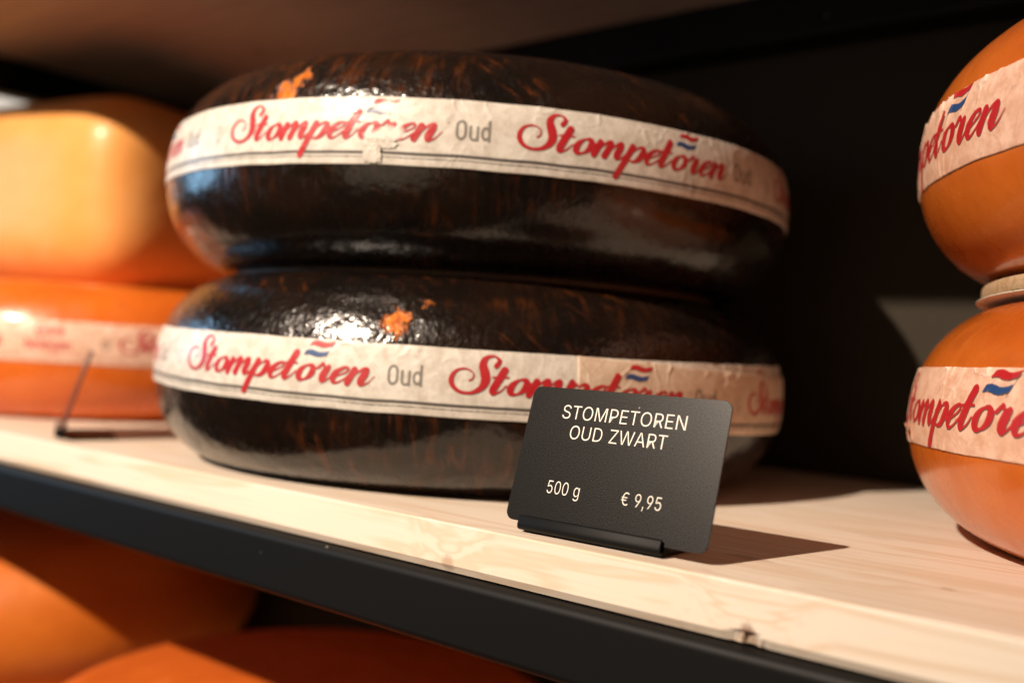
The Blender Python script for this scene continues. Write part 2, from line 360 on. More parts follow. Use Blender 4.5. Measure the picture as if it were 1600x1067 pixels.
def mat_wood(name, light, dark, knots=(), axis_scale=(1.6, 26, 26)):
    m, nt, b = nodes(name)
    tc = N(nt, 'ShaderNodeTexCoord'); sep = N(nt, 'ShaderNodeSeparateXYZ'); L(nt, tc.outputs['Object'], sep.inputs[0])
    warp = None; kn = None; core = None
    X, Y, Z = sep.outputs
    for (kx, ky, kz, r, stretch, op) in knots:
        dx = math_(nt, 'DIVIDE', math_(nt, 'SUBTRACT', X, kx), r * stretch)
        dy = math_(nt, 'DIVIDE', math_(nt, 'SUBTRACT', Y, ky), r); dz = math_(nt, 'DIVIDE', math_(nt, 'SUBTRACT', Z, kz), r * 2.2)
        d = math_(nt, 'SQRT', math_(nt, 'ADD', math_(nt, 'MULTIPLY', dx, dx), math_(nt, 'ADD', math_(nt, 'MULTIPLY', dy, dy), math_(nt, 'MULTIPLY', dz, dz))))
        g = math_(nt, 'MULTIPLY', ramp(nt, d, 8.0, .6), r * 2.8)
        c_ = math_(nt, 'MULTIPLY', ramp(nt, math_(nt, 'ADD', d, math_(nt, 'MULTIPLY', noise(nt, objco(nt), 900, 3), .6)), 1.5, .8), op)
        warp = g if warp is None else math_(nt, 'ADD', warp, g)
        core = c_ if core is None else math_(nt, 'MAXIMUM', core, c_)
    cb = N(nt, 'ShaderNodeCombineXYZ')
    if warp is not None:
        L(nt, math_(nt, 'ADD', Y, warp), cb.inputs[1]); L(nt, math_(nt, 'ADD', Z, math_(nt, 'MULTIPLY', warp, .8)), cb.inputs[2])
    else: L(nt, Y, cb.inputs[1]); L(nt, Z, cb.inputs[2])
    L(nt, X, cb.inputs[0])
    mp = N(nt, 'ShaderNodeMapping'); mp.inputs['Scale'].default_value = axis_scale; L(nt, cb.outputs[0], mp.inputs[0])
    g1 = noise(nt, mp.outputs[0], 2.0, 3, .5, .9)
    rings = math_(nt, 'PINGPONG', math_(nt, 'MULTIPLY', g1, 5.5), .5)
    mp2 = N(nt, 'ShaderNodeMapping'); mp2.inputs['Scale'].default_value = (7, 380, 380); L(nt, cb.outputs[0], mp2.inputs[0])
    fine = noise(nt, mp2.outputs[0], 1.0, 3, .65)
    c = mix(nt, ramp(nt, rings, .20, .5, 0, .64), light, dark)
    c = mix(nt, ramp(nt, fine, .50, .78, 0, .35), c, tuple(x * .8 for x in dark))
    blot = noise(nt, objco(nt, (4, 12, 12)), 1.2, 3)
    c = mix(nt, ramp(nt, blot, .45, .75, 0, .35), c, tuple(x * y for x, y in zip(light, (.93, .84, .74))))
    if core is not None: c = mix(nt, core, c, (.16, .055, .018))
    L(nt, c, b.inputs['Base Color']); L(nt, ramp(nt, fine, .3, .7, .42, .6), b.inputs['Roughness'])
    b.inputs['Specular IOR Level'].default_value = .35
    bump(nt, b, fine, .18, .0004)
    return m
def mat_powder(name, col, rough, flake=0.0, fl=2600, specks=False, spec=.5, sscale=62):
    m, nt, b = nodes(name); c = col
    if flake:
        f = noise(nt, objco(nt), fl, 2, .6)
        c = mix(nt, ramp(nt, f, .52, .74, 0, 1), col, tuple(x * (1 + flake) for x in col))
        L(nt, ramp(nt, f, .35, .7, rough - .06, rough + .08), b.inputs['Roughness'])
    else: b.inputs['Roughness'].default_value = rough
    if specks:
        v = N(nt, 'ShaderNodeTexVoronoi', feature='F1'); v.inputs['Scale'].default_value = sscale; tc = objco(nt); L(nt, tc, v.inputs['Vector'])
        dirt = math_(nt, 'MULTIPLY', ramp(nt, v.outputs['Distance'], .065, .025), ramp(nt, noise(nt, tc, 30, 1), .50, .62))
        c = mix(nt, math_(nt, 'MULTIPLY', dirt, .7), c, (.5, .45, .4))
    if isinstance(c, tuple): b.inputs['Base Color'].default_value = (*c, 1)
    else: L(nt, c, b.inputs['Base Color'])
    b.inputs['Specular IOR Level'].default_value = spec
    bump(nt, b, noise(nt, objco(nt), fl if flake else 1600, 2, .6), .03 if flake else .1, .0003)
    return m

WOOD = mat_wood('pine', (.78, .68, .57), (.655, .495, .345), [(.045, .041, 0, .0032, 3.2, .30), (.110, .050, 0, .0013, 2.2, .62), (.061, .134, 0, .0016, 5.0, .25), (.0640, 0, -.0182, .0028, 1.3, .95), (-.062, 0, -.0165, .0022, 1.6, .35), (-.27, .16, 0, .004, 2, .3)])
WOOD2 = mat_wood('pine_shaded', (.44, .39, .34), (.32, .275, .23), [(-.15, .2, .333, .006, 1.5, .6), (-.42, .1, .333, .006, 1.5, .6), (-.55, .25, .333, .005, 1.5, .6)])  # darker, greyer pine copy with the shade under the board in its colour
DISCW = mat_wood('disc_wood', (.52, .37, .23), (.36, .22, .11), (), (30, 30, 60))
DISCD = mat_wood('shaded_disc_wood', (.13, .085, .06), (.09, .055, .04), (), (30, 30, 60))  # darker copy of the disc wood, its shade put into the colour
METAL = mat_powder('black_metal', (.0030, .0028, .0027), .55, specks=True, spec=.22)
PANEL = mat_powder('black_panel', (.030, .023, .0135), .62, spec=.2)
HOLD = mat_powder('holder_metal', (.0032, .0031, .003), .5, spec=.14)
CARDM = mat_powder('card_black', (.0042, .0038, .0034), .30, flake=3.4, fl=3000, spec=.40, specks=True, sscale=120)
INK, nt_, b_ = nodes('white_print'); b_.inputs['Base Color'].default_value = (.80, .76, .68, 1); b_.inputs['Roughness'].default_value = .5
bump(nt_, b_, noise(nt_, objco(nt_), 2500, 2), .2, .0002)
LAB_OLD = mat_label('white_label', (.70, .66, .59), (.54, .49, .42), (.80, .76, .70))
LAB_OVER = mat_label('overlap_label', (.70, .56, .43), (.58, .43, .31), (.78, .68, .56))
LAB_YNG = mat_label('peach_label', (.80, .53, .40), (.63, .355, .24), (.92, .74, .62))
ORANGE = mat_orange('orange_rind', (.60, .150, .018), (.48, .098, .011), .26, .25, coat=.5)
ORANGE_L = mat_orange('orange_rind_red', (.68, .15, .014), (.58, .11, .010), .30)
PALE = mat_orange('pale_orange_rind', (.86, .41, .125), (.81, .35, .09), .36, .12, coat=.05)
ORANGE_Y = mat_orange('corner_orange_rind', (.64, .175, .018), (.56, .135, .012), .52, .2, coat=.0)
ORANGE_D = mat_orange('dim_orange_rind', (.60, .125, .013), (.52, .10, .010), .52, .2, coat=.0)
PAPER, nt_, b_ = nodes('white_paper'); b_.inputs['Roughness'].default_value = .6
v_ = N(nt_, 'ShaderNodeTexVoronoi'); v_.inputs['Scale'].default_value = 130; L(nt_, objco(nt_), v_.inputs['Vector'])
L(nt_, mix(nt_, ramp(nt_, v_.outputs['Distance'], .22, .12), (.66, .60, .52), (.05, .22, .10)), b_.inputs['Base Color'])

# ------------------------------------------------------------------ shelving unit
unit = empty('shelving_unit', (0, 0, 0))
tag(unit, 'pine shelving unit with black metal rail and black back panel carrying all the cheeses', 'shelf')
XL, XU, XR, YB, ZU = -1.02, -.80, 1.1, .378, .334
def plank(name, x0, x1, y0, y1, z0, z1, mat, bb=.0030, tb=.0007, notch=False):
    """long board, profile with chamfered lower and eased upper front edge"""
    pr = [(y1, z0), (y0 + bb * .6, z0), (y0, z0 + bb), (y0, z0 + bb + .0016), (y0, z1 - tb), (y0 + tb * .3, z1 - tb * .3), (y0 + tb, z1), (y1, z1)]
    xs = np.arange(x0, x1 + 1e-6, .0015) if notch else np.array([x0, x1])
    if notch: xs = np.concatenate([[x0], xs[(xs > .03) & (xs < .10)], [x1]])
    v = []; k = len(pr)
    for x in xs:
        for j, (y, z) in enumerate(pr):
            if notch and j in (1, 2):
                w = math.exp(-((x - .0635) / .005)**2); r = fbm(np.array([x * 700]), np.array([j * 3.3]), 5, 3)[0]
                y += w * (.0008 + .0035 * r); z += w * (.0010 + .0032 * r) * (1 if j == 2 else .4)
            v.append((x, y, z))
    f = []
    for i in range(len(xs) - 1):
        for j in range(k):
            a = i * k + j; b = i * k + (j + 1) % k; f.append((a, b, b + k, a + k))
    f.append(tuple(range(k))); f.append(tuple(reversed(range((len(xs) - 1) * k, len(xs) * k))))
    me = mesh(name, v, f)
    import bmesh
    bm = bmesh.new(); bm.from_mesh(me); bmesh.ops.recalc_face_normals(bm, faces=bm.faces); bm.to_mesh(me); bm.free()
    return link(name, me, mat, unit, smooth=False)
plank('shelf_board', XL, XR, 0, YB - .001, -.0192, 0, WOOD, notch=True)
plank('shelf_board', XL, XR, 0, YB - .001, -.36 - .0192, -.36, WOOD)
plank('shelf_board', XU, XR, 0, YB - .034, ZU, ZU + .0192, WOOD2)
for nm, lo, hi in (('front_rail', (XL, -.0045, -.0476), (XR, .026, -.0199)), ('front_rail', (XL, -.0045, -.408), (XR, .026, -.380)),
                   ('back_rail', (XU, YB - .033, ZU - .034), (XR, YB - .001, ZU + .02)), ('side_rail', (XU - .03, -.002, ZU - .034), (XU - .0006, YB - .001, ZU + .004))):
    box(nm, lo, hi, METAL, unit, .0036, 4)
box('back_panel', (XL - .02, YB, -.45), (XR, YB + .012, .42), PANEL, unit)

box('gap_cover', (XL - .018, -.002, -.45), (XL - .0006, YB - .001, -.0005), PANEL, unit)  # added black sheet hiding the pale wall, keeps the gap under the rail dark
# far side of the shop seen past the open end of the shelf
wl, nt_, b_ = nodes('far_wall_paint'); b_.inputs['Roughness'].default_value = .8
L(nt_, mix(nt_, noise(nt_, objco(nt_), 2, 2), (.70, .67, .62), (.80, .77, .73)), b_.inputs['Base Color'])
far = box('wall', (-2.60, .45, -1.0), (-2.50, 2.2, 1.5), wl); far['kind'] = 'structure'; far['label'] = 'pale shop wall beyond the open end of the shelf'
lamp('far_wall_fill', 'AREA', (-1.7, .9, 1.9), (-2.5, 1.1, .6), 40, (1.0, .93, .84), shape='RECTANGLE', size=.5, size_y=.2)  # added fill to brighten the pale wall, no fitting of the shop

# ------------------------------------------------------------------ cheese wheels
def prof(R, h, a, n=2.2):
    r0 = R - a
    def rho(z): return r0 + a * (1 - np.clip(np.abs(z) / h, 0, 1)**n)**(1 / n)
    return rho, r0
def wheel_mesh(name, R, h, a, cut=.965, dome=.0015, seed=1, amp=.0009, nu=160, nv=44):
    """closed lathe, slightly uneven; carries arc length (u,v) in metres"""
    rho, r0 = prof(R, h, a)
    th = np.linspace(-PI/2, PI/2, nv); zz = h * np.sign(np.sin(th)) * np.abs(np.sin(th))**1.0
    zz = np.clip(zz, -h * cut, h * cut); rr = rho(zz)
    keep = np.concatenate([[True], np.diff(zz) > 1e-7]); zz = zz[keep]; rr = rr[keep]
    inn = np.linspace(.001, .97, 9)
    pr = [(rr[0] * t, -h * cut) for t in inn] + list(zip(rr, zz)) + [(rr[-1] * t, h * cut + dome * (1 - t * t)) for t in inn[::-1]]
    pr = np.array(pr); u = np.linspace(PI/2, PI/2 + 2*PI, nu + 1)
    arcv = np.concatenate([[0], np.cumsum(np.hypot(*np.diff(pr, axis=0).T))]); mid = np.interp(0, pr[:, 1], arcv); arcv -= mid
    U, A = np.meshgrid(u, arcv, indexing='ij'); Rr = np.broadcast_to(pr[:, 0], U.shape); Z = np.broadcast_to(pr[:, 1], U.shape)
    wob = amp * 2.2 * (vnoise(np.cos(U) * 3 + 9, np.sin(U) * 3 + A * 20 + 9, seed) - .5) * np.clip(Rr / R, 0, 1)**2
    V = np.stack([(Rr + wob) * np.cos(U), (Rr + wob) * np.sin(U), Z + 0 * U], -1)
    me = gridmesh(name, V)
    attr(me, 'u', (U - 2*PI) * R); attr(me, 'v', A)       # az = u/R, seam at the back
    zz_ = pr[10:-10, 1]; av_ = arcv[10:-10]
    def rim(z, az):
        a_ = np.interp(z, zz_, av_)
        return rho(z) + amp * 2.2 * (vnoise(np.cos(az) * 3 + 9, np.sin(az) * 3 + a_ * 20 + 9, seed) - .5)
    return me, rim
def label_mesh(name, R, rho, z0, z1, az, prt, lift=.0005, tilt=(0, 0), dense=(-3.4, .6), ds=.00055, crease_amp=.00045, crease_dens=1.0, seed=3, worn_glare=None, zshift=None, edge_r=0):
    """paper band that follows the bulge of the rim; prt gives ink distances in mm over (s,t) mm"""
    a0, a1 = az; d0, d1 = max(a0, dense[0]), min(a1, dense[1])
    s = []
    if a0 < d0: s.append(np.arange(a0, d0, .02))
    s.append(np.arange(d0, d1, ds / R))
    if d1 < a1: s.append(np.arange(d1, a1, .02))
    s.append([a1]); s = np.concatenate(s)
    t = np.arange(0, (z1 - z0) + 1e-9, .00052); t = np.concatenate([t, [z1 - z0]])
    A, T = np.meshgrid(s, t, indexing='ij'); Smm = A * R * 1000; Tmm = T * 1000; H = (z1 - z0) * 1000
    inks = prt(Smm, Tmm)
    # creases: ridge lines of a warped noise, strongest near the cut edges
    w1 = fbm(Smm / 17, Tmm / 11, seed, 3); w2 = fbm(Smm / 9, Tmm / 16, seed + 20, 2)
    rid = np.exp(-((w1 - .02) / .020)**2) * np.clip((fbm(Smm / 26, Tmm / 30, seed + 40, 2) + .12) * 5, 0, 1)
    edge = np.exp(-(H - Tmm) / 8.0) + .35 * np.exp(-Tmm / 7.0) + .12
    per = np.exp(-((((Smm + 5 * (w2 * 6) + (H - Tmm) * .28) / 8.5) % 1.0) - .5)**2 / .006) * np.clip(vnoise(np.floor(Smm / 8.5) * .77 + .3, Smm * 0 + .5, seed + 60) * 2.4 - 1.0, 0, 1)
    cr_ = np.clip((rid * .8 + per * .9) * edge * crease_dens, 0, 1)
    lf = lift + crease_amp * cr_ * 1.6 + .00016 * w2
    zc = z0 + T + tilt[0] * np.cos(A) + tilt[1] * np.sin(A)
    if zshift is not None: zc = zc + zshift(A)
    zc = zc + 0.00035 * fbm(Smm / 14, Tmm * 0, seed + 80, 2) * 2
    Rr = rho(zc, A) + lf
    V = np.stack([Rr * np.cos(A), Rr * np.sin(A), zc], -1)
    # lips down to the rind so that the band has thickness
    def lip(col): q = V[:, col].copy(); f = (np.hypot(q[:, 0], q[:, 1]) - lift * 1.7 - .0006) / np.hypot(q[:, 0], q[:, 1]); q[:, :2] *= f[:, None]; return q[:, None]
    V = np.concatenate([lip(0), V, lip(-1)], 1)
    ends = lambda i: np.concatenate([V[i][:, :2] * (1 - (lift * 1.7 + .0006) / R), V[i][:, 2:]], 1)[None]
    full = a1 - a0 > 6.2
    if not full: V = np.concatenate([ends(0), V, ends(-1)], 0)
    me = gridmesh(name, V)
    def put(n, arr):
        arr = np.concatenate([arr[:, :1], arr, arr[:, -1:]], 1)
        if not full: arr = np.concatenate([arr[:1], arr, arr[-1:]], 0)
        attr(me, n, np.clip(arr, -9, 9))
    for k, v in inks.items(): put(k, v)
    put('crease', cr_); put('worn_glare', worn_glare(Smm, Tmm) if worn_glare else 0 * Tmm)
    return me
def add_wheel(loc, me, mat, label, cat='cheese', group='waxed cheese wheels on the shelves'):
    root = empty('round_cheese', loc); tag(root, label, cat, group)
    link('rind', me, mat, root); return root

RB, HB, AB = .188, .0535, .050
CB = (-.206, .1765)
azr = math.radians
# lower dark wheel
me, rho = wheel_mesh('rind', RB, HB, AB, seed=11)
dl = add_wheel((CB[0], CB[1], HB * .965), me, mat_dark_rind('dark_rind_patchy', [(azr(-60.5) * RB, .0290, .0072, .0060, 1.0), (azr(-57.0) * RB, .0395, .0025, .0022, .5)], 3.0),
    'lower dark brown waxed cheese wheel, standing on the shelf behind the price card')
zc = HB * .965
FULL = (-1.5 * PI, .5 * PI)
wl_ = lambda s, t: print_old(s + 320.0, t)
link('label_band', label_mesh('label_band', RB, rho, .0443 - zc, .0747 - zc, FULL, wl_, tilt=(-.0041, .0038), seed=31, crease_dens=.45), LAB_OLD, dl)
over = label_mesh('overlapping_label', RB, rho, .0443 - zc - .0006, .0747 - zc + .0002, (azr(-35.0), azr(26)), lambda s, t: print_old(s + 319.0, t), lift=.0012, tilt=(-.0041, .0038), seed=55,
    zshift=lambda A: -.0068 * np.clip((A - azr(-35)) / azr(50), 0, 1))
o_ = link('overlapping_label', over, LAB_OVER, dl); o_['label'] = 'second strip of label pasted over the band, sagging to the right'
# upper dark wheel
ZUP = 2 * HB * .965 + .0042
me, rho = wheel_mesh('rind', RB, HB, AB, seed=23)
du = add_wheel((CB[0] - .001, CB[1], ZUP + HB * .965), me, mat_dark_rind('dark_rind_streaked', [(azr(-80.5) * RB, .0260, .0085, .0055, 1.0), (azr(-78.6) * RB, .034, .0040, .0070, .85)], 9.0),
    'upper dark brown waxed cheese wheel, on top of the other dark wheel, torn white label')
zc = ZUP + HB * .965
def torn(s, t):
    d = np.hypot((s + 211.5) / 5.6, (t - 11.5) / 3.6) + fbm(s / 3, t / 3, 91, 3) * 1.3
    glare = np.hypot((s + 204) / 11.0, (t - 25.5) / 4.0) + fbm(s / 4, t / 4, 99, 2) * .8  # glare washing out the flag, painted by fading the print
    d = np.minimum(d, glare + .25)
    d2 = np.hypot((s + 204) / 6.0, (t - 14.0) / 2.6) + fbm(s / 2.5, t / 2.5, 95, 3) * 1.2
    return np.clip(1.6 - np.minimum(d, d2), 0, 1)
link('label_band', label_mesh('label_band', RB, rho, .1527 - zc, .1836 - zc, FULL, lambda s, t: print_old(s + 296.0, t), tilt=(-.0046, .0024), seed=77, worn_glare=torn, crease_dens=.6), LAB_OLD, du)
# torn flake standing off the band
def flake(parent, az, z, w, h, rim, mat, seed, out=.003, name='torn_flap'):
    """thin scrap of paper lying on the band, one edge curling off"""
    n, m = 34, 24; u = np.linspace(-1, 1, n)[:, None] + np.zeros((1, m)); v = np.linspace(-1, 1, m)[None] + np.zeros((n, 1))
    nz = fbm(u * 2.2 + seed, v * 2.2 + 5, seed, 3); edge = 1 + .5 * fbm(u * 4 + 7, v * 4 + seed, seed + 3, 3)
    A = az + u * edge * w / 2 / .187; Z = z + v * edge * h / 2
    curl = np.clip(.15 + .5 * v + .35 * u + 1.2 * nz, 0, 1)**1.5
    r = rim(Z, A) + .0010 + out * curl
    V = np.stack([r * np.cos(A), r * np.sin(A), Z], -1)
    o = link(name, gridmesh(name, V), mat, parent)
    for k in ('red', 'blue', 'blk', 'gry'): attr(o.data, k, np.full(n * m, 9.0))
    attr(o.data, 'crease', np.clip(nz.reshape(-1) * 3, 0, .6)); attr(o.data, 'worn_glare', np.zeros(n * m))
    return o
flake(du, azr(-64.8), -.0058, .0080, .0075, rho, LAB_OLD, 4, .0007)
flake(du, azr(-63.6), -.0012, .0140, .0045, rho, LAB_OLD, 9, .0005)
# wooden disc between the two dark wheels
def disc(name, loc, r, h, mat, label, cat, nu=96):
    c = .0008; pr = [(.0005, 0), (r - c, 0), (r, c), (r, h - c), (r - c, h), (.0005, h)]
    u = np.linspace(0, 2*PI, nu + 1); V = np.array([[(p * math.cos(a), p * math.sin(a), z) for p, z in pr] for a in u])
    o = link(name, gridmesh(name, V), mat, None, smooth=False); o.location = loc; tag(o, label, cat); return o
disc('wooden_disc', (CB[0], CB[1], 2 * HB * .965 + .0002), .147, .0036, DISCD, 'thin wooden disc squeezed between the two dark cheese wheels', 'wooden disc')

# right-hand orange wheels
Y0 = -446 - (XT + .45) * 141 / XE; Y1 = -430 - 141
RO, HO, AO = .185, .0535, .054
CO = (.2396, .221)
me, rho = wheel_mesh('rind', RO, HO, AO, seed=41)
ol = add_wheel((*CO, HO * .965), me, ORANGE, 'lower orange cheese wheel at the right edge, standing on the shelf')
zc = HO * .965
link('label_band', label_mesh('label_band', RO, rho, .0410 - zc, .0735 - zc, FULL, lambda s, t: print_young(s, t, (Y0, Y0 + 186, Y0 + 386)), seed=13, crease_amp=.0006, crease_dens=1.0, dense=(-3.3, -1.5), ds=.0004), LAB_YNG, ol)
flake(ol, azr(-158), .0440 - zc + .001, .009, .008, rho, LAB_YNG, 21, .0022)
zt = 2 * HO * .965
pd = disc('paper_disc', (CO[0], CO[1], zt + .0003), .160, .0012, PAPER, 'white paper disc with green dots under the wooden disc at the right', 'paper disc')
disc('wooden_disc', (CO[0], CO[1], zt + .0018), .158, .0062, DISCW, 'pale wooden disc between the two orange wheels at the right edge', 'wooden disc')
me, rho = wheel_mesh('rind', RO, HO, AO, seed=47)
zb = zt + .0082
ou = add_wheel((CO[0], CO[1] - .003, zb + HO * .965), me, ORANGE, 'upper orange cheese wheel at the right edge, on a wooden disc')
zc = zb + HO * .965
link('label_band', label_mesh('label_band', RO, rho, .1502 - zc, .1813 - zc, FULL, lambda s, t: print_young(s, t, (Y1, Y1 + 186, Y1 + 386)), seed=19, crease_amp=.0006, crease_dens=1.0, dense=(-3.3, -1.5), ds=.0004), LAB_YNG, ou)

# left-hand cheeses
me, rho = wheel_mesh('rind', RB, .0545, AB, seed=61)
CL = (-.652, .185)
ll = add_wheel((*CL, .0545 * .965), me, ORANGE_L, 'orange cheese wheel with peach label, standing on the shelf left of the dark wheels')
zc = .0545 * .965
link('label_band', label_mesh('label_band', RB, rho, .0440 - zc, .0745 - zc, FULL, print_mature, seed=29, dense=(-2.2, .6), ds=.0009), LAB_YNG, ll)

def round_block(name, lo, hi, r, mat, n=14):
    """cheese loaf: box with large rounded edges and slightly bulging sides"""
    lo = np.array(lo); hi = np.array(hi); c = (lo + hi) / 2; hs = (hi - lo) / 2
    v = []; f = []; key = {}
    g = np.linspace(-1, 1, n)
    def vid(p):
        q = np.array(p) * hs; inner = np.clip(q, -(hs - r), hs - r); d = q - inner; l = np.linalg.norm(d)
        w = inner + (d / l * r if l > 1e-9 else 0)
        nn = np.array(p); w = w + np.array([.002 * nn[0] * (1 - nn[2]**2), .006 * nn[1] * (1 - nn[2]**2), 0])
        k = tuple(np.round(np.array(p), 4))
        if k not in key: key[k] = len(v); v.append(w)
        return key[k]
    sg = np.sign(g) * (1 - (1 - np.abs(g))**1.0)
    for ax in range(3):
        for sgn in (-1, 1):
            for i in range(n - 1):
                for j in range(n - 1):
                    qd = []
                    for (a, b) in ((i, j), (i + 1, j), (i + 1, j + 1), (i, j + 1)):
                        p = [0, 0, 0]; p[ax] = sgn; p[(ax + 1) % 3] = sg[a]; p[(ax + 2) % 3] = sg[b]; qd.append(vid(p))
                    f.append(tuple(qd) if sgn > 0 else tuple(reversed(qd)))
    o = link(name, mesh(name, v, f), mat); o.location = (c[0], c[1], c[2])
    md = o.modifiers.new('sub', 'SUBSURF'); md.levels = 2; md.render_levels = 2
    return o
blk = round_block('cheese_block', (-1.02, .105, .1055), (-.606, .345, .289), .052, PALE); blk.rotation_euler = (0, 0, .16)
tag(blk, 'big pale yellow rounded cheese block lying on the orange wheel at the left', 'cheese block')

# cheeses on the shelf below
low = [(-.755, .21, .188, .0615, .055, -.36, 'bottom orange cheese wheel at the left of the lower shelf'), (-.755, .21, .190, .0645, .065, -.2412, 'blurred orange cheese wheel under the black shelf rail, in the bottom left corner'),
       (-.300, .155, .186, .053, .055, -.36, 'bottom orange cheese wheel in the middle of the lower shelf'), (-.302, .145, .188, .0505, .060, -.2576, 'blurred reddish orange cheese wheel at the bottom, right of the corner one')]
for x, y, R_, h_, a_, z0, lab in low:
    me, rho = wheel_mesh('rind', R_, h_, a_, seed=int(abs(x * 1000)) % 97)
    add_wheel((x, y, z0 + h_ * .965), me, ORANGE_Y if x < -.5 else ORANGE_D, lab)

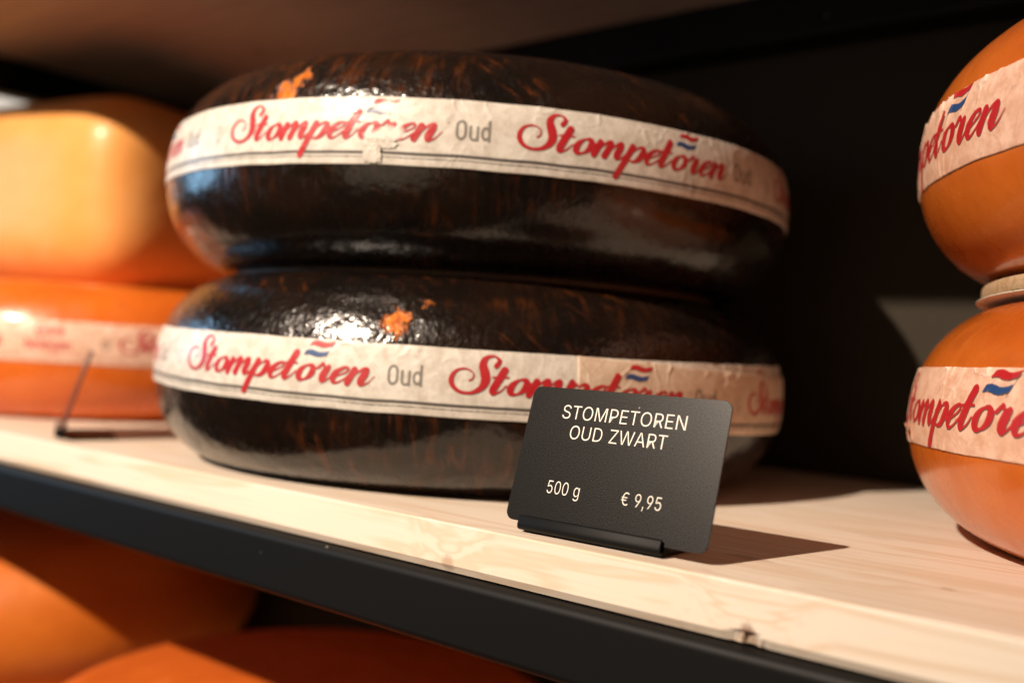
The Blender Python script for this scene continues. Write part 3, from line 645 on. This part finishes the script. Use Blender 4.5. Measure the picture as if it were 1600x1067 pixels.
# ------------------------------------------------------------------ price cards and holders
GL = json.loads(r'''{"S":[447,[[224,-9,188,-7,156,-1,128,9,102,23,81,40,64,60,51,83,42,109,38,137,104,137,108,118,114,102,123,88,136,76,150,66,166,59,185,53,204,50,224,49,246,50,267,54,286,60,303,69,317,79,329,92,338,106,344,122,346,139,344,154,340,168,332,179,322,189,310,197,296,205,280,211,263,217,245,222,184,239,145,253,112,269,86,289,67,313,56,341,52,372,54,400,62,425,75,448,92,468,113,484,138,498,165,508,195,514,227,516,259,514,289,508,316,498,340,484,360,468,377,449,390,427,398,403,401,378,337,378,332,402,320,421,302,437,280,449,254,456,225,459,204,457,185,454,167,448,152,440,139,430,129,418,121,405,117,391,115,376,117,359,122,345,131,334,142,324,155,315,169,308,184,302,198,297,212,293,264,279,279,275,295,270,312,264,328,256,344,248,359,238,372,226,384,213,395,198,402,180,407,161,408,139,406,112,399,87,386,64,370,43,349,25,323,11,294,0,261,-7]]],"T":[449,[[32,452,32,509,417,509,417,452,257,452,257,0,193,0,193,452]]],"O":[533,[[267,-7,225,-3,186,7,150,25,119,49,92,79,70,115,53,157,44,203,40,254,44,305,53,352,70,393,92,429,119,459,150,484,186,501,225,512,267,516,309,512,348,501,384,484,415,459,442,429,464,393,480,352,490,305,493,254,490,203,480,157,464,115,442,79,415,49,384,25,348,7,309,-3],[267,53,296,55,324,63,349,76,372,94,392,116,408,144,420,176,428,213,430,254,428,295,420,332,408,365,392,392,372,415,349,433,324,446,296,453,267,456,237,453,210,445,184,433,161,415,142,392,125,364,113,332,106,295,103,254,106,213,113,176,125,144,142,117,161,94,184,76,210,63,237,55]]],"M":[628,[[60,0,60,509,152,509,277,187,287,159,299,123,311,84,322,49,307,49,318,83,330,121,342,158,352,187,476,509,568,509,568,0,504,0,504,291,504,327,505,369,506,413,507,457,513,457,508,441,503,425,498,409,482,363,467,322,456,291,342,0,286,0,170,291,159,321,145,361,129,408,112,457,119,457,120,416,121,372,122,328,122,291,122,0]]],"P":[445,[[60,0,60,509,235,509,272,506,305,499,332,487,356,471,375,452,390,430,400,404,407,377,409,348,407,318,400,291,390,265,375,243,356,223,332,207,305,195,272,188,235,186,109,186,109,242,233,242,257,244,279,248,297,256,312,266,324,279,333,294,339,310,343,328,344,348,343,367,339,385,333,402,324,416,312,428,297,439,279,446,257,451,232,452,125,452,125,0]]],"E":[419,[[60,0,60,509,372,509,372,452,125,452,125,286,355,286,355,229,125,229,125,57,375,57,375,0]]],"R":[449,[[60,0,60,509,236,509,273,506,305,500,333,489,356,473,376,455,390,433,401,408,407,381,409,352,407,323,401,296,390,271,376,250,356,232,333,217,305,206,273,200,236,198,96,198,96,255,234,255,258,256,280,260,298,267,313,276,325,287,334,300,340,316,344,333,345,352,344,371,340,389,334,405,325,419,313,430,298,440,279,446,258,451,233,452,125,452,125,0],[353,0,230,229,303,229,428,0]]],"N":[523,[[60,0,60,509,136,509,343,183,349,174,355,163,363,151,371,137,379,122,388,107,396,90,405,73,414,55,405,54,403,72,402,90,401,108,400,126,399,142,399,157,399,195,399,509,463,509,463,0,387,0,202,290,177,331,168,346,159,363,148,381,108,452,119,454,122,384,124,328,125,291,125,0]]],"U":[517,[[259,-8,220,-6,186,2,154,15,126,33,103,55,85,80,71,108,63,140,60,173,60,509,124,509,124,178,126,155,132,133,141,113,153,95,169,80,187,68,208,59,232,53,259,52,285,53,309,59,331,68,349,80,364,95,377,113,385,133,391,155,393,178,393,509,457,509,457,173,454,140,446,108,433,80,414,55,391,33,363,15,332,2,297,-6]]],"D":[502,[[219,0,96,0,96,57,215,57,254,60,288,68,318,81,343,99,363,122,379,149,390,181,397,216,399,255,397,294,390,329,379,361,364,388,344,410,320,428,291,441,258,449,221,452,93,452,93,509,225,509,273,505,315,495,353,478,385,455,412,426,433,391,449,351,458,306,462,255,458,205,449,159,433,119,411,83,384,54,351,31,312,14,268,3],[125,509,125,0,60,0,60,509]]],"Z":[438,[[42,0,42,46,273,385,284,400,295,415,306,431,318,446,329,461,341,476,348,454,327,453,306,453,285,452,265,452,244,452,223,452,40,452,40,509,397,509,397,462,169,129,157,113,146,97,134,81,97,33,90,54,111,55,131,56,152,57,173,57,193,57,214,57,399,57,399,0]]],"W":[686,[[155,0,16,509,82,509,163,196,167,179,172,162,175,145,187,94,190,76,194,58,197,40,189,40,193,58,196,76,200,94,203,111,207,128,211,145,224,196,306,509,380,509,462,196,466,179,470,162,474,145,486,94,490,76,494,58,497,40,488,40,492,58,495,76,499,94,503,111,506,128,510,145,523,196,603,509,670,509,530,0,455,0,368,323,362,345,357,368,351,391,346,417,341,445,336,475,350,475,345,446,340,420,335,395,330,371,324,347,318,323,230,0]]],"A":[480,[[16,0,201,509,276,509,463,0,395,0,287,302,280,323,272,346,264,372,255,402,244,438,232,478,245,478,233,437,222,402,213,371,204,345,197,322,191,302,85,0],[110,142,110,199,370,199,370,142]]],"5":[453,[[221,-7,192,-5,165,1,140,11,118,25,99,41,83,60,71,82,63,105,60,130,122,130,125,115,130,102,138,89,148,78,160,68,173,60,188,54,204,51,221,50,241,51,259,56,276,64,291,75,304,89,314,104,322,122,326,141,328,162,326,183,321,203,314,221,303,237,290,251,275,262,257,270,238,275,218,277,201,276,184,273,167,268,152,262,139,255,128,246,67,253,96,509,366,509,366,452,151,452,134,301,136,301,148,311,162,318,178,325,194,330,212,333,229,334,252,332,274,328,294,321,313,311,330,299,345,285,358,269,370,251,379,231,386,210,390,187,391,163,388,132,381,102,369,76,352,52,332,32,309,15,282,3,253,-4]]],"0":[453,[[227,-7,191,-3,158,7,130,24,105,48,85,77,69,113,57,155,50,202,48,254,50,306,57,353,69,395,85,431,106,461,130,484,159,502,191,512,227,516,262,512,295,502,323,484,348,461,368,431,384,395,396,353,403,306,405,254,403,202,396,155,384,113,368,77,348,48,323,24,295,7,263,-3],[227,50,250,52,271,60,290,74,306,92,320,116,330,144,338,176,342,213,344,254,342,295,338,332,330,365,320,393,306,416,290,435,271,449,250,457,227,460,203,457,182,449,163,435,147,416,134,393,123,365,115,332,111,295,109,254,111,213,115,176,123,144,134,116,147,92,163,74,182,60,203,52]]],"g":[425,[[207,-151,180,-149,156,-146,134,-140,114,-132,97,-122,82,-110,70,-97,59,-84,51,-69,101,-41,107,-49,114,-57,122,-66,131,-74,142,-82,154,-88,169,-93,187,-96,207,-97,236,-95,261,-87,282,-75,298,-58,308,-34,311,-6,311,68,306,68,301,60,294,51,287,41,277,32,266,23,252,16,236,10,217,6,195,5,165,7,138,14,113,27,90,43,71,65,55,90,43,120,36,154,34,191,36,229,43,263,55,293,71,320,90,342,112,361,138,374,166,382,196,384,218,383,237,379,253,373,267,365,279,356,288,346,296,336,302,327,308,319,313,319,313,379,372,379,372,-9,370,-40,363,-67,350,-90,334,-109,314,-124,291,-136,265,-144,237,-149],[205,59,227,61,246,66,264,75,278,87,290,103,300,121,307,142,311,166,312,193,311,219,307,242,300,264,291,283,279,299,264,312,247,322,227,328,205,330,182,328,163,322,145,312,130,298,118,282,109,262,102,241,98,218,96,193,98,167,102,144,109,123,118,104,131,88,145,76,163,66,183,61]]],"€":[464,[[364,329,341,279,16,279,34,329],[321,229,298,179,16,179,34,229],[423,463,398,409,388,418,377,426,366,433,354,440,342,445,329,450,316,453,302,455,288,456,261,453,236,446,213,433,193,415,175,392,161,365,150,333,143,296,141,254,143,213,150,176,161,144,175,116,193,94,213,76,236,63,261,55,288,53,302,54,316,55,329,59,342,63,354,68,365,74,376,81,386,88,396,96,422,43,403,28,383,15,361,6,337,-1,313,-5,288,-7,249,-3,212,7,179,25,150,49,125,79,105,115,90,156,81,203,78,254,81,305,90,352,105,393,125,430,150,460,179,484,212,501,249,512,288,516,313,514,337,510,361,502,383,492,404,479]]],"9":[453,[[226,516,256,513,285,506,310,494,333,478,352,458,368,434,380,408,387,378,389,347,387,322,382,296,373,270,359,240,340,207,315,168,200,0,130,0,301,248,307,248,302,238,295,229,287,221,278,214,268,207,257,202,245,198,232,195,218,195,188,197,161,203,137,214,116,229,98,247,83,269,72,294,66,321,64,352,66,382,73,411,85,436,101,459,120,479,143,494,168,506,196,513],[226,460,207,459,190,454,174,446,160,435,148,423,138,407,131,390,127,372,125,352,127,331,131,313,138,295,148,280,160,268,174,257,190,250,207,245,226,243,245,245,263,249,279,257,293,267,305,280,314,295,322,312,326,330,327,350,326,371,322,390,314,407,305,422,293,435,279,446,263,454,245,459]]],",":[188,[[38,-119,68,71,137,71,84,-119]]]}''')
def text_mesh(txt, x0, x1, base, cap):
    adv = 0; pos = []
    for c in txt:
        if c == ' ': adv += 240; continue
        pos.append((c, adv)); adv += GL[c][0]
    allx = [GL[c][1][k][i] + a for c, a in pos for k in range(len(GL[c][1])) for i in range(0, len(GL[c][1][k]), 2)]
    mn, mx = min(allx), max(allx); sx = (x1 - x0) / (mx - mn); sy = cap / 509.0
    def area(p): return .5 * sum(p[i][0] * p[(i+1) % len(p)][1] - p[(i+1) % len(p)][0] * p[i][1] for i in range(len(p)))
    def inside(q, p):
        r = False
        for i in range(len(p)):
            (xa, ya), (xb, yb) = p[i], p[(i+1) % len(p)]
            if (ya > q[1]) != (yb > q[1]) and q[0] < (xb - xa) * (q[1] - ya) / (yb - ya) + xa: r = not r
        return r
    V = []; F = []; lev = 0
    for c, a in pos:
        cs = [[(sp[i] + a, sp[i+1]) for i in range(0, len(sp), 2)] for sp in GL[c][1]]
        big = max(cs, key=lambda p: abs(area(p))); sg = 1 if area(big) > 0 else -1
        outs = [p for p in cs if area(p) * sg > 0]; holes = [p for p in cs if area(p) * sg <= 0]
        for oi, op in enumerate(outs):
            hs = [h for h in holes if inside(h[0], op) and max(outs, key=lambda p: inside(h[0], p) * (1e9 - abs(area(p)))) is op]
            cu = bpy.data.curves.new('glyphs', 'CURVE'); cu.dimensions = '2D'; cu.fill_mode = 'BOTH'; cu.offset = -.00007
            for p in [op] + hs:
                n = len(p); s_ = cu.splines.new('POLY'); s_.points.add(n - 1); s_.use_cyclic_u = True
                for i in range(n): s_.points[i].co = (x0 + (p[i][0] - mn) * sx, base + p[i][1] * sy, 0, 1)
            t = bpy.data.objects.new('glyphs', cu); COL.objects.link(t)
            me = bpy.data.meshes.new_from_object(t, depsgraph=bpy.context.evaluated_depsgraph_get())
            k = len(V); V += [(v.co.x, v.co.y, oi * 6e-6) for v in me.vertices]; F += [tuple(i + k for i in f.vertices) for f in me.polygons]
            bpy.data.objects.remove(t); bpy.data.curves.remove(cu); bpy.data.meshes.remove(me)
    return mesh('lettering', V, F)
def card_matrix(x, y, z, yaw, lean):
    # local x along the card, local y up the card, local z out of its face
    ex = Vector((math.cos(yaw), math.sin(yaw), 0)); bk = Vector((-math.sin(yaw), math.cos(yaw), 0))
    up = Vector((0, 0, 1)) * math.cos(lean) + bk * math.sin(lean)
    m = Matrix((ex, up, ex.cross(up))).transposed().to_4x4(); m.translation = (x, y, z); return m
def make_card(x, y, z, yaw, lean, label, text=True, sizes=(.086, .054)):
    w, h = sizes; r = .0036; th = .00076; pts = []
    for cx, cy, a0 in ((w/2 - r, r, -90), (w/2 - r, h - r, 0), (-w/2 + r, h - r, 90), (-w/2 + r, r, 180)):
        for k in range(9):
            a = math.radians(a0 + k * 90 / 8); pts.append((cx + r * math.cos(a), cy + r * math.sin(a)))
    n = len(pts); e = .00012; v = []
    for zz, sh in ((0, e), (-e, 0), (-th + e, 0), (-th, e)):
        for (px, py) in pts:
            c = Vector((px, py - h/2)); l = c.length; c = c * (1 - sh / l); v.append((c.x, c.y + h/2, zz))
    f = [tuple(range(n)), tuple(reversed(range(3*n, 4*n)))]
    for k in range(3):
        for i in range(n): f.append((k*n + i, (k+1)*n + i, (k+1)*n + (i+1) % n, k*n + (i+1) % n))
    root = empty('price_card', (0, 0, 0)); root.matrix_world = card_matrix(x, y, z, yaw, lean); tag(root, label, 'price card', 'black price cards on the shelf')
    link('card', mesh('card', v, f), CARDM, root, smooth=False)
    if text:
        for t, x0, x1, b, c in (('STOMPETOREN', -27.0, 26.7, 41.8, 5.45), ('OUD ZWART', -21.7, 20.4, 34.0, 5.4), ('500 g', -26.5, -11.7, 12.2, 5.0), ('€ 9,95', 6.4, 22.9, 12.1, 4.85)):
            me = text_mesh(t, x0/1000, x1/1000, b/1000, c/1000)
            o = link('lettering', me, INK, root, smooth=False); o.location = (0, 0, .00006)
    return root
def make_holder(x, y, yaw, lean, label, w=.0615, depth=.033):
    """folded black sheet: J shaped clip at the front, base plate running back"""
    root = empty('card_holder', (x, y, 0), yaw); tag(root, label, 'card holder', 'card holders on the shelf')
    th = .0011; s, c = math.sin(lean), math.cos(lean)
    def along(d, off): return (d * s - off * c, .004 + d * c + off * s * 1.0)        # d up the card, off in front of it
    # clip centre line: back leaf, under the card, front leaf
    P = [along(.0050, -.0020), along(.002, -.0019), along(-.0010, -.0015), along(-.0026, -.0002), along(-.0026, .0014), along(-.0014, .0021), along(.0018, .0018)]
    def sweep(name, P, th, w, round_end=True):
        P = cr([(a, b, 0) for a, b in P], 5)[:, :2]; T = np.gradient(P, axis=0); T /= np.linalg.norm(T, axis=1)[:, None]; Nn = np.stack([-T[:, 1], T[:, 0]], 1)
        ring = np.concatenate([P + Nn * th/2, [P[-1] + T[-1] * th * .45], (P - Nn * th/2)[::-1], [P[0] - T[0] * th * .45]])
        k = len(ring); v = [(xx, a, b) for xx in (-w/2, w/2) for a, b in ring]
        f = [(i, (i+1) % k, (i+1) % k + k, i + k) for i in range(k)]; m_ = len(P)
        for o_ in (0, k):
            for i in range(m_ - 1): f.append((o_ + i, o_ + i + 1, o_ + (2*m_ - 1 - i) , o_ + (2*m_ - i)))
            f.append((o_ + m_ - 1, o_ + m_, o_ + m_ + 1)); f.append((o_ + 2*m_, o_ + 2*m_ + 1, o_ + 0))
        me = mesh(name, v, f); import bmesh
        bm = bmesh.new(); bm.from_mesh(me); bmesh.ops.recalc_face_normals(bm, faces=bm.faces); bm.to_mesh(me); bm.free()
        o = link(name, me, HOLD, root); md = o.modifiers.new('bev', 'BEVEL'); md.width = .00018; md.segments = 2; md.limit_method = 'ANGLE'; md.angle_limit = 1.0
        return o
    sweep('clip', P, th, w)
    box('base_plate', (-w/2, .0010, .0001), (w/2, depth, .0013), HOLD, root, .0004, 2)
    return root
make_holder(-.0042, .0112, .011, .282, 'black folded metal card holder at the shelf edge in front of the dark cheeses')
make_card(0.0, .0109, .0040, .0109, .2818, 'black price card with white lettering, leaning in its holder before the dark cheeses')
hy = math.radians(-27)
make_holder(-.424, .026, hy, .282, 'blurred black card holder at the left, before the peach label of the orange wheel')
make_card(-.424, .0262, .0040, hy, .2818, 'blurred black price card seen almost edge-on at the left', text=False)
